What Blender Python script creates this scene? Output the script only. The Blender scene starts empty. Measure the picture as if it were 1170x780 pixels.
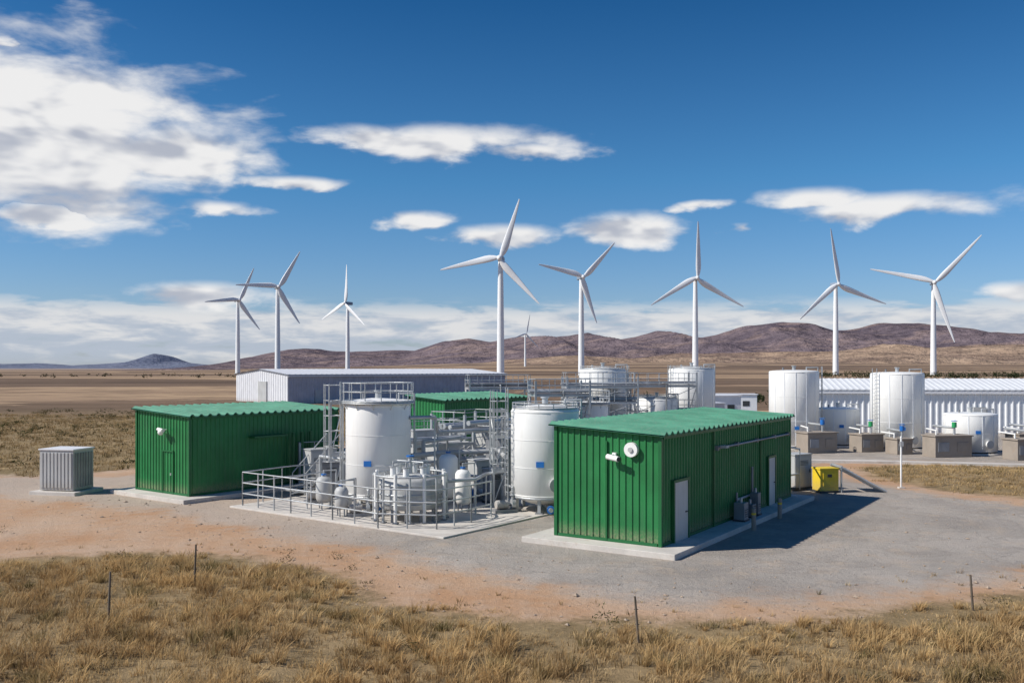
import bpy, math, random
import numpy as np
from mathutils import Vector, Matrix, noise as mnoise
random.seed(7); rng=np.random.default_rng(7)
sc=bpy.context.scene
COL=sc.collection

# ------------------------------------------------------------------ camera
H=6.5
cd=bpy.data.cameras.new("camera"); cam=bpy.data.objects.new("camera",cd); COL.objects.link(cam)
cd.sensor_width=36; cd.lens=32.31; cd.shift_y=0.0256; cd.clip_end=40000; cd.clip_start=0.1
cam.location=(0,0,H); cam.rotation_euler=(math.radians(90),0,0)
sc.camera=cam
sc.view_settings.view_transform='Standard'; sc.view_settings.look='None'; sc.view_settings.exposure=0

# ------------------------------------------------------------------ node helpers
class NT:
    def __init__(s,nt): s.nt=nt; s.n=nt.nodes; s.l=nt.links
    def new(s,t,**k):
        n=s.n.new(t)
        for a,b in k.items(): setattr(n,a,b)
        return n
    def put(s,sock,v):
        if hasattr(v,'is_output') : s.l.new(v,sock)
        else:
            if isinstance(v,tuple) and len(v)==3 and sock.type=='RGBA': v=(*v,1)
            sock.default_value=v
    def m(s,op,a,b=0.0,c=0.0,clamp=False):
        n=s.new('ShaderNodeMath',operation=op); n.use_clamp=clamp
        s.put(n.inputs[0],a); s.put(n.inputs[1],b); s.put(n.inputs[2],c)
        return n.outputs[0]
    def mix(s,f,a,b,blend='MIX'):
        n=s.new('ShaderNodeMix',data_type='RGBA',blend_type=blend)
        s.put(n.inputs[0],f); s.put(n.inputs[6],a); s.put(n.inputs[7],b)
        return n.outputs[2]
    def sstep(s,x,a,b,lo=0.0,hi=1.0):
        n=s.new('ShaderNodeMapRange',interpolation_type='SMOOTHSTEP')
        s.put(n.inputs[0],x); n.inputs[1].default_value=a; n.inputs[2].default_value=b
        n.inputs[3].default_value=lo; n.inputs[4].default_value=hi
        return n.outputs[0]
    def noise(s,vec,scale,detail=4,rough=.55,dist=0.0):
        n=s.new('ShaderNodeTexNoise')
        if vec is not None: s.l.new(vec,n.inputs['Vector'])
        n.inputs['Scale'].default_value=scale; n.inputs['Detail'].default_value=detail
        n.inputs['Roughness'].default_value=rough; n.inputs['Distortion'].default_value=dist
        return n.outputs['Fac']
    def comb(s,x,y,z=0.0):
        n=s.new('ShaderNodeCombineXYZ'); s.put(n.inputs[0],x); s.put(n.inputs[1],y); s.put(n.inputs[2],z); return n.outputs[0]
    def sep(s,v):
        n=s.new('ShaderNodeSeparateXYZ'); s.l.new(v,n.inputs[0]); return n.outputs
    def scale(s,v,sc_):
        n=s.new('ShaderNodeVectorMath',operation='MULTIPLY'); s.l.new(v,n.inputs[0]); n.inputs[1].default_value=sc_; return n.outputs[0]
    def pos(s): return s.new('ShaderNodeNewGeometry').outputs['Position']
    def bump(s,h,strength=.3,dist=.02):
        n=s.new('ShaderNodeBump'); n.inputs['Strength'].default_value=strength; n.inputs['Distance'].default_value=dist
        s.l.new(h,n.inputs['Height']); return n.outputs[0]

def newmat(name):
    m=bpy.data.materials.new(name); m.use_nodes=True
    t=NT(m.node_tree); b=t.n['Principled BSDF']
    return m,t,b

def paint(name,col,rough=.45,metal=0.0,var=.15,dirt=(.25,.2,.14),dirtamt=.25,vstreak=True,spec=.4,simple=False):
    m,t,b=newmat(name); p=t.pos()
    n1=t.noise(p,.7,3,.6)
    n3=t.noise(p,14,2,.5)
    c1=tuple(max(0,x*(1-var)) for x in col); c2=tuple(min(1,x*(1+var*.6)) for x in col)
    c=t.mix(t.sstep(n1,.3,.7),c1,c2)
    if dirtamt>0 and not simple:
        if vstreak: sv=t.scale(p,(6,6,.5)); n2=t.noise(sv,1.0,4,.65)
        f=t.sstep(n2 if vstreak else n3,.5,.78,0,dirtamt)
        c=t.mix(f,c,dirt)
        z=t.sep(p)[2]
        g=t.m('MULTIPLY',t.sstep(z,.15,.9,1,0),t.sstep(n3,.3,.7,.2,dirtamt*1.6))
        c=t.mix(g,c,(.38,.28,.2))
    t.l.new(c,b.inputs['Base Color'])
    b.inputs['Metallic'].default_value=metal
    b.inputs['Specular IOR Level'].default_value=spec
    t.l.new(t.sstep(n3,.2,.8,max(.05,rough-.08),rough+.12),b.inputs['Roughness'])
    if not simple: t.l.new(t.bump(n1,.10,.04),b.inputs['Normal'])
    return m

M={}
M['green']=paint('green_cladding',(.022,.19,.058),.42,0,.16,(.07,.15,.09),.4)
M['green_dk']=paint('green_trim',(.016,.13,.042),.4,0,.1,(.05,.08,.05),.3,simple=True)
M['green_roof']=paint('green_roof_sheet',(.085,.28,.18),.5,0,.22,(.22,.29,.22),.5,False)
M['white']=paint('white_tank_paint',(.84,.84,.82),.4,0,.03,(.55,.5,.43),.2)
M['white2']=paint('white_ribbed_cladding',(.78,.8,.82),.5,0,.05,(.5,.5,.5),.2)
M['turb']=paint('turbine_white',(.82,.84,.86),.4,0,.04,(.6,.6,.6),.12,simple=True)
M['nac']=paint('turbine_nacelle_grey',(.24,.31,.40),.5,0,.05,(.3,.3,.3),.1,simple=True)
M['greyclad']=paint('grey_cladding',(.46,.47,.53),.5,0,.1,(.3,.3,.32),.3)
M['greylt']=paint('light_grey_cladding',(.7,.71,.74),.5,0,.06,(.45,.45,.45),.2)
M['galv']=paint('galvanised_steel',(.50,.52,.53),.42,.4,.22,(.3,.28,.26),.2,simple=True)
M['steel']=paint('dull_steel',(.28,.29,.31),.45,.4,.25,(.15,.13,.12),.35,simple=True)
M['dark']=paint('dark_metal',(.05,.055,.06),.5,.2,.2,(.1,.09,.08),.3,simple=True)
M['cab']=paint('cabinet_grey',(.47,.48,.48),.5,0,.1,(.3,.27,.22),.35)
M['yellow']=paint('yellow_paint',(.76,.55,.03),.5,0,.1,(.3,.2,.08),.35)
M['blue']=paint('blue_paint',(.02,.16,.5),.45,0,.1,(.1,.1,.15),.2,simple=True)
M['vgreen']=paint('valve_green',(.03,.35,.12),.45,0,.1,(.1,.1,.1),.2,simple=True)
M['door']=paint('door_grey',(.6,.6,.57),.5,0,.06,(.3,.27,.22),.25)
M['wood']=paint('weathered_wood',(.16,.13,.1),.9,0,.3,(.07,.06,.05),.5,simple=True)
def conc(name,c,st=.35):
    m,t,b=newmat(name); p=t.pos()
    a=t.noise(p,.8,5,.65); d=t.noise(p,18,3,.7)
    col=t.mix(t.sstep(a,.3,.7),tuple(x*.8 for x in c),c)
    col=t.mix(t.sstep(d,.45,.8,0,.35),col,tuple(x*.55 for x in c))
    col=t.mix(t.sstep(t.noise(p,2.3,4,.7),.52,.75,0,st),col,(.36,.25,.17))
    t.l.new(col,b.inputs['Base Color']); b.inputs['Roughness'].default_value=.9
    t.l.new(t.bump(d,.35,.01),b.inputs['Normal']); return m
M['conc']=conc('concrete',(.64,.60,.55)); M['conc2']=conc('weathered_concrete',(.35,.30,.25)); M['stone']=conc('stone',(.42,.33,.25),.6)

# ------------------------------------------------------------------ mesh builder
def empty(name,loc=(0,0,0)):
    e=bpy.data.objects.new(name,None); e.empty_display_size=.5; e.location=loc; COL.objects.link(e); return e
class MB:
    def __init__(s): s.v=[]; s.f=[]; s.mi=[]; s.sm=[]; s.mats=[]
    def _m(s,mat):
        if mat not in s.mats: s.mats.append(mat)
        return s.mats.index(mat)
    def add(s,vs,fs,mat,smooth=False):
        o=len(s.v); s.v+= [tuple(v) for v in vs]; k=s._m(mat)
        for f in fs: s.f.append([i+o for i in f]); s.mi.append(k); s.sm.append(smooth)
    def box(s,c,size,mat,rz=0.0):
        cx,cy,cz=c; a,b,d=[x/2 for x in size]; co,si=math.cos(rz),math.sin(rz); vs=[]
        for z in(-d,d):
            for x,y in((-a,-b),(a,-b),(a,b),(-a,b)): vs.append((cx+x*co-y*si,cy+x*si+y*co,cz+z))
        s.add(vs,[(3,2,1,0),(4,5,6,7),(0,1,5,4),(1,2,6,5),(2,3,7,6),(3,0,4,7)],mat)
    def cyl(s,p0,p1,r0,mat,r1=None,n=16,caps=True,smooth=True):
        r1=r0 if r1 is None else r1
        p0=Vector(p0);p1=Vector(p1);d=(p1-p0).normalized()
        a=Vector((0,0,1)) if abs(d.z)<.9 else Vector((1,0,0))
        u=d.cross(a).normalized(); w=d.cross(u)
        vs=[]
        for p,r in((p0,r0),(p1,r1)):
            for i in range(n):
                t=2*math.pi*i/n; vs.append(p+u*(r*math.cos(t))+w*(r*math.sin(t)))
        s.add(vs,[(i,n+i,n+(i+1)%n,(i+1)%n)[::-1] for i in range(n)],mat,smooth)
        if caps:
            s.add(vs[:n],[tuple(range(n))],mat); s.add(vs[n:],[tuple(range(n))[::-1]],mat)
    def rev(s,c,prof,mat,n=48):
        vs=[];fs=[]
        for r,z in prof:
            for i in range(n):
                t=2*math.pi*i/n; vs.append((c[0]+r*math.cos(t),c[1]+r*math.sin(t),z))
        for k in range(len(prof)-1):
            for i in range(n):
                fs.append((k*n+i,k*n+(i+1)%n,(k+1)*n+(i+1)%n,(k+1)*n+i))
        s.add(vs,fs,mat,True)
    def path(s,pts,r,mat,n=8):
        for a,b in zip(pts[:-1],pts[1:]): s.cyl(a,b,r,mat,n=n)
        for p in pts[1:-1]: s.ball(p,r*1.02,mat,8,6)
    def ball(s,c,r,mat,n=16,m=10,sz=1.0):
        vs=[];fs=[]
        for j in range(m+1):
            ph=math.pi*j/m
            for i in range(n):
                t=2*math.pi*i/n; vs.append((c[0]+r*math.sin(ph)*math.cos(t),c[1]+r*math.sin(ph)*math.sin(t),c[2]-r*sz*math.cos(ph)))
        for j in range(m):
            for i in range(n): fs.append((j*n+i,j*n+(i+1)%n,(j+1)*n+(i+1)%n,(j+1)*n+i))
        s.add(vs,fs,mat,True)
    def ring(s,c,R,r,mat,n=40,k=6,a0=0,a1=2*math.pi):
        pts=[(c[0]+R*math.cos(a0+(a1-a0)*i/n),c[1]+R*math.sin(a0+(a1-a0)*i/n),c[2]) for i in range(n+1)]
        for a,b in zip(pts[:-1],pts[1:]): s.cyl(a,b,r,mat,n=k,caps=False)
    def ribwall(s,p0,p1,z0,za,zb,mat,pitch=.26,depth=.04):
        p0=Vector((*p0,0));p1=Vector((*p1,0)); L=(p1-p0).length; d=(p1-p0)/L; nrm=Vector((d.y,-d.x,0))
        k=max(1,int(round(L/pitch))); w=L/k; st=[]
        for i in range(k):
            for fr,dep in((0,0),(.62,0),(.72,1),(.9,1)): st.append(((i+fr)*w,dep*depth))
        st.append((L,0)); vs=[]
        for t,dp in st:
            p=p0+d*t+nrm*dp; zt=za+(zb-za)*t/L
            vs.append((p.x,p.y,z0)); vs.append((p.x,p.y,zt))
        s.add(vs,[(2*i,2*i+2,2*i+3,2*i+1) for i in range(len(st)-1)],mat)
    def ribroof(s,a,b,c,d,mat,pitch=.3,h=.06,thick=.05):
        a,b,c,d=[Vector(x) for x in(a,b,c,d)]; L=(b-a).length; k=int(round(L/pitch)); st=[]
        for i in range(k):
            for fr,dep in((0,0),(.2,.1),(.42,.9),(.58,.9),(.8,.1)): st.append(((i+fr)/k,dep*h))
        st.append((1,0)); vs=[]
        for t,dp in st:
            for off in(0,-thick):
                vs.append(a+(b-a)*t+Vector((0,0,dp+off))); vs.append(d+(c-d)*t+Vector((0,0,dp+off)))
        fs=[]
        for i in range(len(st)-1):
            j=4*i; fs+=[(j,j+4,j+5,j+1),(j+2,j+3,j+7,j+6),(j,j+2,j+6,j+4),(j+1,j+5,j+7,j+3)]
        s.add(vs,fs,mat)
    def obj(s,name,parent=None,bevel=0):
        me=bpy.data.meshes.new(name)
        off=parent.location if parent else Vector((0,0,0))
        me.from_pydata([(v[0]-off[0],v[1]-off[1],v[2]-off[2]) for v in s.v],[],s.f)
        for m in s.mats: me.materials.append(M[m])
        me.polygons.foreach_set('material_index',s.mi); me.polygons.foreach_set('use_smooth',s.sm); me.update()
        o=bpy.data.objects.new(name,me); COL.objects.link(o)
        if parent: o.parent=parent
        if bevel:
            b=o.modifiers.new('bevel','BEVEL'); b.width=bevel; b.segments=2; b.limit_method='ANGLE'; b.angle_limit=math.radians(50)
        return o
def origin(o,loc):
    l=Vector(loc); o.data.transform(Matrix.Translation(-l)); o.location=l
def handrail(m,pts,h,mat='galv',r=.028,step=1.3,rails=(1.0,.55),z0=None):
    for a,b in zip(pts[:-1],pts[1:]):
        a=Vector(a);b=Vector(b);L=(b-a).length;k=max(1,int(round(L/step)))
        for i in range(k+1):
            p=a+(b-a)*i/k; m.cyl(p,p+Vector((0,0,h)),r,mat,n=6)
        for f in rails: m.cyl(a+Vector((0,0,h*f)),b+Vector((0,0,h*f)),r*.95,mat,n=6)

# ------------------------------------------------------------------ ground
def sdf(poly,x,y):
    P=np.array(poly,float); d=np.full(x.shape,1e18); ins=np.zeros(x.shape,bool)
    for i in range(len(P)):
        a=P[i];b=P[(i+1)%len(P)]; e=b-a; wx=x-a[0]; wy=y-a[1]
        t=np.clip((wx*e[0]+wy*e[1])/(e@e),0,1); dx=wx-e[0]*t; dy=wy-e[1]*t
        d=np.minimum(d,dx*dx+dy*dy)
        c=((a[1]<=y)&(b[1]>y))|((b[1]<=y)&(a[1]>y))
        with np.errstate(divide='ignore',invalid='ignore'):
            xi=a[0]+(y-a[1])/(e[1] if e[1]!=0 else 1e-9)*e[0]
        ins^=c&(x<xi)
    return np.where(ins,1,-1)*np.sqrt(d)
GRAVEL=[(-9,35),(-4.5,32),(-1.6,29.6),(.9,27.1),(4,25.4),(7.6,25.2),(11.9,26.6),(16.2,28.8),(30,33),(60,44),(60,47),(33,43),(24.1,43.6),(21.5,48),(19.8,54.6),(20.7,62),(26,64),(60,56),(60,130),(10,130),(-10,75),(-20,62),(-24,55),(-34,55),(-60,63),(-60,60),(-34,50),(-24,45),(-16,41)]
DIRT=[(-70,66),(-28,55),(-24,60),(-18,70),(-12,85),(5,140),(70,140),(70,54),(26,61.5),(23,60),(21.5,55),(23,48.5),(26,45.5),(36,46),(60,50),(60,34),(30,29.5),(14.7,26.3),(9.6,24.4),(7,23.3),(.34,23.6),(-3.7,25.2),(-5.67,29),(-9.5,31.5),(-13.3,32.2),(-17.3,31),(-40,34),(-70,48)]
def vn(x,y,s,seed=0.0): return mnoise.noise(Vector((x*s,y*s,seed)))
def smooth(a,b,x):
    t=np.clip((x-a)/(b-a),0,1); return t*t*(3-2*t)
def axis(lo,hi,step,far,g=1.12):
    a=list(np.arange(lo,hi+1e-6,step)); s=step; x=hi; up=[]
    while x<far: s*=g; x+=s; up.append(x)
    s=step; x=lo; dn=[]
    while x>-far if lo<0 else x>-300: s*=g; x-=s; dn.append(x)
    return np.array(dn[::-1]+a+up)
xs=axis(-46,46,.6,16000); ys=axis(15,78,.6,16000)
X,Y=np.meshgrid(xs,ys)
sdD=sdf(DIRT,X,Y); sdG=sdf(GRAVEL,X,Y)
def hfield(x,y,sd):
    n=np.array([vn(a,b,.25,3)*.22+vn(a,b,.7,9)*.1 for a,b in zip(np.ravel(x),np.ravel(y))]).reshape(np.shape(x))
    k=smooth(0,2.5,-sd)*smooth(700,90,y)
    far=smooth(900,2600,y)*smooth(-900,300,x)*26*(1-smooth(5000,9000,y))
    return (n+.12)*k + far - 30*smooth(9000,16000,np.hypot(x,y))
Z=hfield(X,Y,sdD)
nx,ny=len(xs),len(ys)
me=bpy.data.meshes.new('ground')
V=np.stack([X.ravel(),Y.ravel(),Z.ravel()],1)
I=np.arange(nx*ny).reshape(ny,nx)
F=np.stack([I[:-1,:-1].ravel(),I[:-1,1:].ravel(),I[1:,1:].ravel(),I[1:,:-1].ravel()],1)
def fastmesh(me,V,F,k,smooth_=True):
    me.vertices.add(len(V)); me.vertices.foreach_set('co',V.astype(np.float32).ravel())
    me.loops.add(F.size); me.loops.foreach_set('vertex_index',F.ravel().astype(np.int32))
    me.polygons.add(len(F)); me.polygons.foreach_set('loop_start',np.arange(0,F.size,k,dtype=np.int32))
    me.update(calc_edges=True); me.polygons.foreach_set('use_smooth',np.full(len(F),smooth_)); me.update()
fastmesh(me,V,F,4)
for nm,arr in(('sdd',sdD),('sdg',sdG)):
    a=me.attributes.new(nm,'FLOAT','POINT'); a.data.foreach_set('value',arr.astype(np.float32).ravel())
ground=bpy.data.objects.new('ground',me); COL.objects.link(ground)
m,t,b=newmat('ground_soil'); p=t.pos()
def attr(n): 
    q=t.new('ShaderNodeAttribute'); q.attribute_name=n; return q.outputs['Fac']
n_f=t.noise(p,.9,5,.65); n_m=t.noise(p,.22,4,.6); n_s=t.noise(p,7,4,.7); n_ss=t.noise(p,35,2,.7)
px,py,pz=t.sep(p)
gr=t.mix(t.sstep(n_f,.3,.7),(.22,.16,.085),(.38,.275,.15))
gr=t.mix(t.sstep(n_m,.45,.75,0,.5),gr,(.14,.115,.055))
gr=t.mix(t.sstep(n_s,.45,.75,0,.55),gr,(.45,.33,.19))
vv=t.new('ShaderNodeTexVoronoi'); t.l.new(t.scale(p,(1/420,1/110,1)),vv.inputs['Vector']); vv.inputs['Scale'].default_value=1; vv.inputs['Randomness'].default_value=.9
fc=t.sep(vv.outputs['Color'])[0]
n_far=t.noise(t.scale(p,(.004,.02,1)),1,5,.6); n_far2=t.noise(t.scale(p,(.05,.14,1)),1,5,.65)
fld=t.mix(t.sstep(fc,.25,.75),(.12,.08,.055),(.46,.32,.20))
fld=t.mix(t.sstep(n_far,.42,.6,0,.55),fld,(.26,.175,.12))
fld=t.mix(t.sstep(n_far2,.42,.68,0,.7),fld,(.10,.07,.045))
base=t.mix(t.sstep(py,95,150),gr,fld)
base=t.mix(t.sstep(py,900,6000,0,.6),base,(.38,.33,.33))  # aerial haze painted into the ground colour, growing with distance
dn=t.m('ADD',attr('sdd'),t.m('MULTIPLY',t.m('SUBTRACT',n_f,.5),3.2))
dn=t.m('ADD',dn,t.m('MULTIPLY',t.m('SUBTRACT',n_s,.5),1.6))
soil=t.mix(t.sstep(n_m,.3,.7),(.53,.31,.175),(.60,.42,.29))
soil=t.mix(t.sstep(n_f,.4,.75,0,.55),soil,(.56,.44,.34))
soil=t.mix(t.sstep(n_s,.48,.78,0,.55),soil,(.40,.26,.165))
soil=t.mix(t.sstep(n_ss,.56,.72,0,.65),soil,(.31,.23,.17))
base=t.mix(t.sstep(dn,-.5,.9),base,soil)
gn=t.m('ADD',attr('sdg'),t.m('MULTIPLY',t.m('SUBTRACT',n_f,.5),4.0))
gn=t.m('ADD',gn,t.m('MULTIPLY',t.m('SUBTRACT',n_m,.5),3.0))
grav=t.mix(t.sstep(n_m,.3,.7),(.36,.325,.29),(.50,.45,.40))
rad=t.m('SQRT',t.m('ADD',t.m('POWER',t.m('SUBTRACT',px,7),2),t.m('POWER',t.m('SUBTRACT',py,41),2)))
trk=t.noise(t.comb(t.m('ADD',t.m('MULTIPLY',rad,1.0),t.m('MULTIPLY',n_m,9)),t.m('MULTIPLY',n_f,2.5),0),1.1,4,.65)
grav=t.mix(t.sstep(trk,.45,.65,0,.5),grav,(.29,.262,.235))
grav=t.mix(t.sstep(n_f,.48,.75,0,.6),grav,(.56,.44,.33))
grav=t.mix(t.sstep(n_ss,.48,.72,0,.65),grav,(.22,.19,.165))
grav=t.mix(t.sstep(n_s,.52,.75,0,.45),grav,(.27,.235,.2))
grav=t.mix(t.sstep(px,-2,-12,0,.6),grav,(.58,.45,.345))
base=t.mix(t.sstep(gn,-.8,1.5),base,grav)
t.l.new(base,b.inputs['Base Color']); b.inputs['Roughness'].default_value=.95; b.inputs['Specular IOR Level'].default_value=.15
hh=t.m('ADD',t.m('MULTIPLY',n_s,.6),t.m('MULTIPLY',n_ss,.45)); hh=t.m('ADD',hh,n_f)
t.l.new(t.bump(hh,.75,.13),b.inputs['Normal'])
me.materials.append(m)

# ------------------------------------------------------------------ hills
def hills(name,D,prof,col1,col2,col3,dep,fr,seed):
    P=sorted(prof); pxs=np.array([q[0] for q in P]); zz=np.array([H+(420-q[1])/1050*D for q in P])
    xw=(pxs-585)/1050*D
    nX=560; nY=64
    gx=np.linspace(xw[0],xw[-1],nX); gy=np.concatenate([np.linspace(-1,0,48),np.linspace(0.06,1,16)])
    V=[];
    crest=np.interp(gx,xw,zz)
    for v in gy:
        for i,x in enumerate(gx):
            prof_=(1-abs(v))**1.0 if v<0 else (1-v)
            prof_=prof_*prof_*(3-2*prof_)*.55+prof_*.45
            wx=x+v*dep*.35
            rid=mnoise.fractal(Vector((wx*fr,v*dep*fr*.7,seed)),1.0,2.1,5)
            rd=1-abs(mnoise.noise(Vector((wx*fr*2.2,v*dep*fr*.6,seed+5))))*2
            amp=.5*(abs(v)**.6 if v<0 else .2)
            z=crest[i]*max(0,prof_)*(1+(rid*1.6+(rd-.5)*1.3)*amp)+crest[i]*rid*.05
            z=z-8*(abs(v)>.97)
            V.append((x+rid*30*min(1,abs(v)*4),D+v*dep+(mnoise.noise(Vector((x*fr*.5,seed,0)))*dep*.25*min(1,abs(v)*5)),z))
    V=np.array(V); I=np.arange(nX*nY).reshape(nY,nX)
    F=np.stack([I[:-1,:-1].ravel(),I[:-1,1:].ravel(),I[1:,1:].ravel(),I[1:,:-1].ravel()],1)
    me=bpy.data.meshes.new(name); fastmesh(me,V,F,4)
    o=bpy.data.objects.new(name,me); COL.objects.link(o)
    m,t,b=newmat(name+'_scrub_cloud_shade'); p=t.pos()
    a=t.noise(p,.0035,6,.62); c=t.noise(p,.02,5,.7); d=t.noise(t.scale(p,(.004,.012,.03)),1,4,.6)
    col=t.mix(t.sstep(a,.4,.6),col1,col2)  # dark patches: scrub clumps plus cloud shadows painted into the colour
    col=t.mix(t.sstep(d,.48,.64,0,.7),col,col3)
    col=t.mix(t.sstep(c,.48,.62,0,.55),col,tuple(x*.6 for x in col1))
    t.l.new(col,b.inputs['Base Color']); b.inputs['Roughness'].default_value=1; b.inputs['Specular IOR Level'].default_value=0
    t.l.new(t.bump(t.m('ADD',c,t.m('MULTIPLY',a,3)),.85,26),b.inputs['Normal'])
    me.materials.append(m); return o
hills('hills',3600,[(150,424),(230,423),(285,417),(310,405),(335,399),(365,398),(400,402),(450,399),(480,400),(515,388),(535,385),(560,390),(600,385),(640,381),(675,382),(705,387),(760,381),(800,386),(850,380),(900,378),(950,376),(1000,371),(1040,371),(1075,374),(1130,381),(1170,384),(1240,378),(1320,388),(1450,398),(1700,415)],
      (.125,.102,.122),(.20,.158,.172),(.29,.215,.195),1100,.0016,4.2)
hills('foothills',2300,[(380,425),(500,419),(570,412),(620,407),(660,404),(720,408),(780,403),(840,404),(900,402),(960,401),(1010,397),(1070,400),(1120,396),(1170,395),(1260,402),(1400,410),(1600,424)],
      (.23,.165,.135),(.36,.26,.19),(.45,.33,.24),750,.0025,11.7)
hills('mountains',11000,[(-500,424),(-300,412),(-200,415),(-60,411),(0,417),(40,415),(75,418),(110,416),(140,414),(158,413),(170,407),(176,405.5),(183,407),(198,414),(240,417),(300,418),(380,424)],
      (.15,.175,.25),(.19,.215,.29),(.25,.26,.32),1800,.0007,2.1)  # bluish tones: aerial haze put into the range's base colours

# ------------------------------------------------------------------ buildings
def green_building(near,du,L,W,zf,zb,pad=.95,detail=None):
    du=Vector(du).normalized(); dw=Vector((-du.y,du.x)); N=Vector(near)
    def P(s,w): q=N+du*s+dw*w; return (q.x,q.y)
    e=empty('green_metal_building',(N.x,N.y,0)); z0=.2
    rz=math.atan2(du.y,du.x)
    pl=MB(); c=P(L/2,W/2); pl.box((c[0],c[1],z0/2-.05),(L+2*pad,W+2*pad,z0+.1),'conc',rz); pl.obj('foundation_slab',e,.02)
    w=MB()
    w.ribwall(P(0,0),P(L,0),z0,zf,zf,'green'); w.ribwall(P(0,W),P(0,0),z0,zb,zf,'green')
    w.ribwall(P(L,0),P(L,W),z0,zf,zb,'green'); w.ribwall(P(L,W),P(0,W),z0,zb,zb,'green')
    w.obj('walls',e)
    tr=MB()
    for (s_,w_,zz) in((0,0,zf),(L,0,zf),(0,W,zb),(L,W,zb)):
        q=P(s_,w_); tr.box((q[0],q[1],(z0+zz)/2),(.13,.13,zz-z0-.01),'green_dk',rz)
    for a,b_,ln,r_ in(((L/2,-.03),0,L,rz),((-.03,W/2),0,W,rz+math.pi/2)):
        q=P(*a); tr.box((q[0],q[1],z0+.06),(ln-.2,.06,.11),'green_dk',r_)
    q=P(L/2,-.05); tr.box((q[0],q[1],zf-.07),(L-.15,.09,.14),'green_dk',rz)
    tr.obj('trim',e)
    r=MB(); o=.22
    def R(s,w_): q=P(s,w_); return (q[0],q[1],zf+(zb-zf)*w_/W+.03)
    r.ribroof(R(-o,-o),R(L+o,-o),R(L+o,W+o),R(-o,W+o),'green_roof',.5,.12)
    r.obj('roof',e)
    return e,P,rz,z0
def door(e,P,rz,s,wd,z0,hgt=2.15,name='door',mat='door'):
    d=MB(); q=P(s+wd/2,-.06); d.box((q[0],q[1],z0+hgt/2),(wd,.07,hgt),mat,rz)
    q=P(s+wd/2,-.07)
    for ds in(-wd/2-.05,wd/2+.05):
        k=P(s+wd/2+ds,-.07); d.box((k[0],k[1],z0+hgt/2+.05),(.1,.12,hgt+.1),'green_dk',rz)
    d.box((q[0],q[1],z0+hgt+.055),(wd-.002,.12,.1),'green_dk',rz)
    k=P(s+wd*.85,-.115); d.box((k[0],k[1],z0+1.0),(.14,.05,.04),'dark',rz)
    d.obj(name,e)
e,P,rz,z0=green_building((5.22,32.3),(.55,.835),15.2,4.25,4.12,4.34)
door(e,P,rz,1.0,1.25,z0); door(e,P,rz,11.7,.95,z0,name='rear_door')
d=MB()
for w_ in(2.1,):
    k=P(-.055,w_); d.box((k[0],k[1],z0+1.85),(.05,.05,3.6),'green_dk',rz)
d.obj('double_door_seam',e)
d=MB()
k=P(-.1,1.75); d.box((k[0],k[1],3.34),(.12,.14,.2),'white',rz)
k2=P(-.35,1.8); d.cyl((k[0],k[1],3.36),(k2[0],k2[1],3.36),.03,'white',n=8)
a=P(-.28,1.95); b_=P(-.4,1.45); d.cyl((a[0],a[1],3.3),(b_[0],b_[1],3.24),.1,'white',n=14); c=P(-.43,1.42); d.cyl((b_[0],b_[1],3.24),(c[0],c[1],3.235),.075,'dark',n=12)
k=P(-.04,1.07); k2=P(-.2,1.07); d.cyl((k[0],k[1],3.58),(k2[0],k2[1],3.58),.26,'white',n=24)
k3=P(-.25,1.07); d.cyl((k2[0],k2[1],3.58),(k3[0],k3[1],3.58),.09,'cab',n=14)
d.obj('security_camera_and_siren',e)
d=MB()
a=P(5.2,-.13); b_=P(14.6,-.13); d.cyl((a[0],a[1],3.3),(b_[0],b_[1],3.3),.05,'steel',n=8)
for s_ in(5.2,7.5,10,12.5,14.6):
    k=P(s_,-.09); d.box((k[0],k[1],3.3),(.1,.16,.18),'steel',rz)
k=P(5.4,-.35); a=P(5.4,-.1); d.cyl((a[0],a[1],3.34),(k[0],k[1],3.38),.05,'cab',n=8); d.box((k[0],k[1],3.36),(.3,.24,.1),'cab',rz)
for s_,h_ in((7.35,1.3),(7.6,1.0),(9.3,2.2),(9.5,1.2)):
    k=P(s_,-.14); d.cyl((k[0],k[1],.2),(k[0],k[1],h_),.05,'steel',n=8)
a=P(7.35,-.14); b_=P(9.5,-.14); d.cyl((a[0],a[1],1.0),(b_[0],b_[1],1.0),.05,'cab',n=8)
k=P(4.9,-.08); d.box((k[0],k[1],2.1),(.06,.04,3.75),'green_dk',rz); k=P(10.6,-.08); d.box((k[0],k[1],2.1),(.06,.04,3.75),'green_dk',rz)
d.obj('wall_conduit',e)
d=MB()
for s_,sz in((7.0,(.5,.45,.7)),(8.1,(.45,.4,.5)),(8.8,(.35,.35,.9))):
    k=P(s_,-.45); d.box((k[0],k[1],z0+sz[2]/2+.06),sz,'steel',rz); d.box((k[0],k[1],z0+.03),(sz[0]+.1,sz[1]+.08,.06),'dark',rz)
    k=P(s_,-.45-sz[1]/2-.012)
    for i in range(4): d.box((k[0],k[1],z0+.2+i*.09),(sz[0]*.7,.02,.03),'dark',rz)
    k=P(s_,-.45); d.cyl((k[0],k[1],z0+sz[2]+.05),(k[0],k[1],z0+sz[2]+.25),.06,'galv',n=10)
d.obj('condenser_units',e,.015)
for s_ in(6.2,9.6):
    k=P(s_,-1.25); d=MB(); d.cyl((k[0],k[1],0),(k[0],k[1],.85),.09,'conc2',n=14); d.ball((k[0],k[1],.85),.09,'conc2',14,6,.5)
    d.cyl((k[0],k[1],.62),(k[0],k[1],.7),.095,'yellow',n=14); origin(d.obj('bollard'),(k[0],k[1],0))
e,P,rz,z0=green_building((-15.8,45),(.6,.8),9.6,4.6,4.1,4.36)
d=MB()
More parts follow.
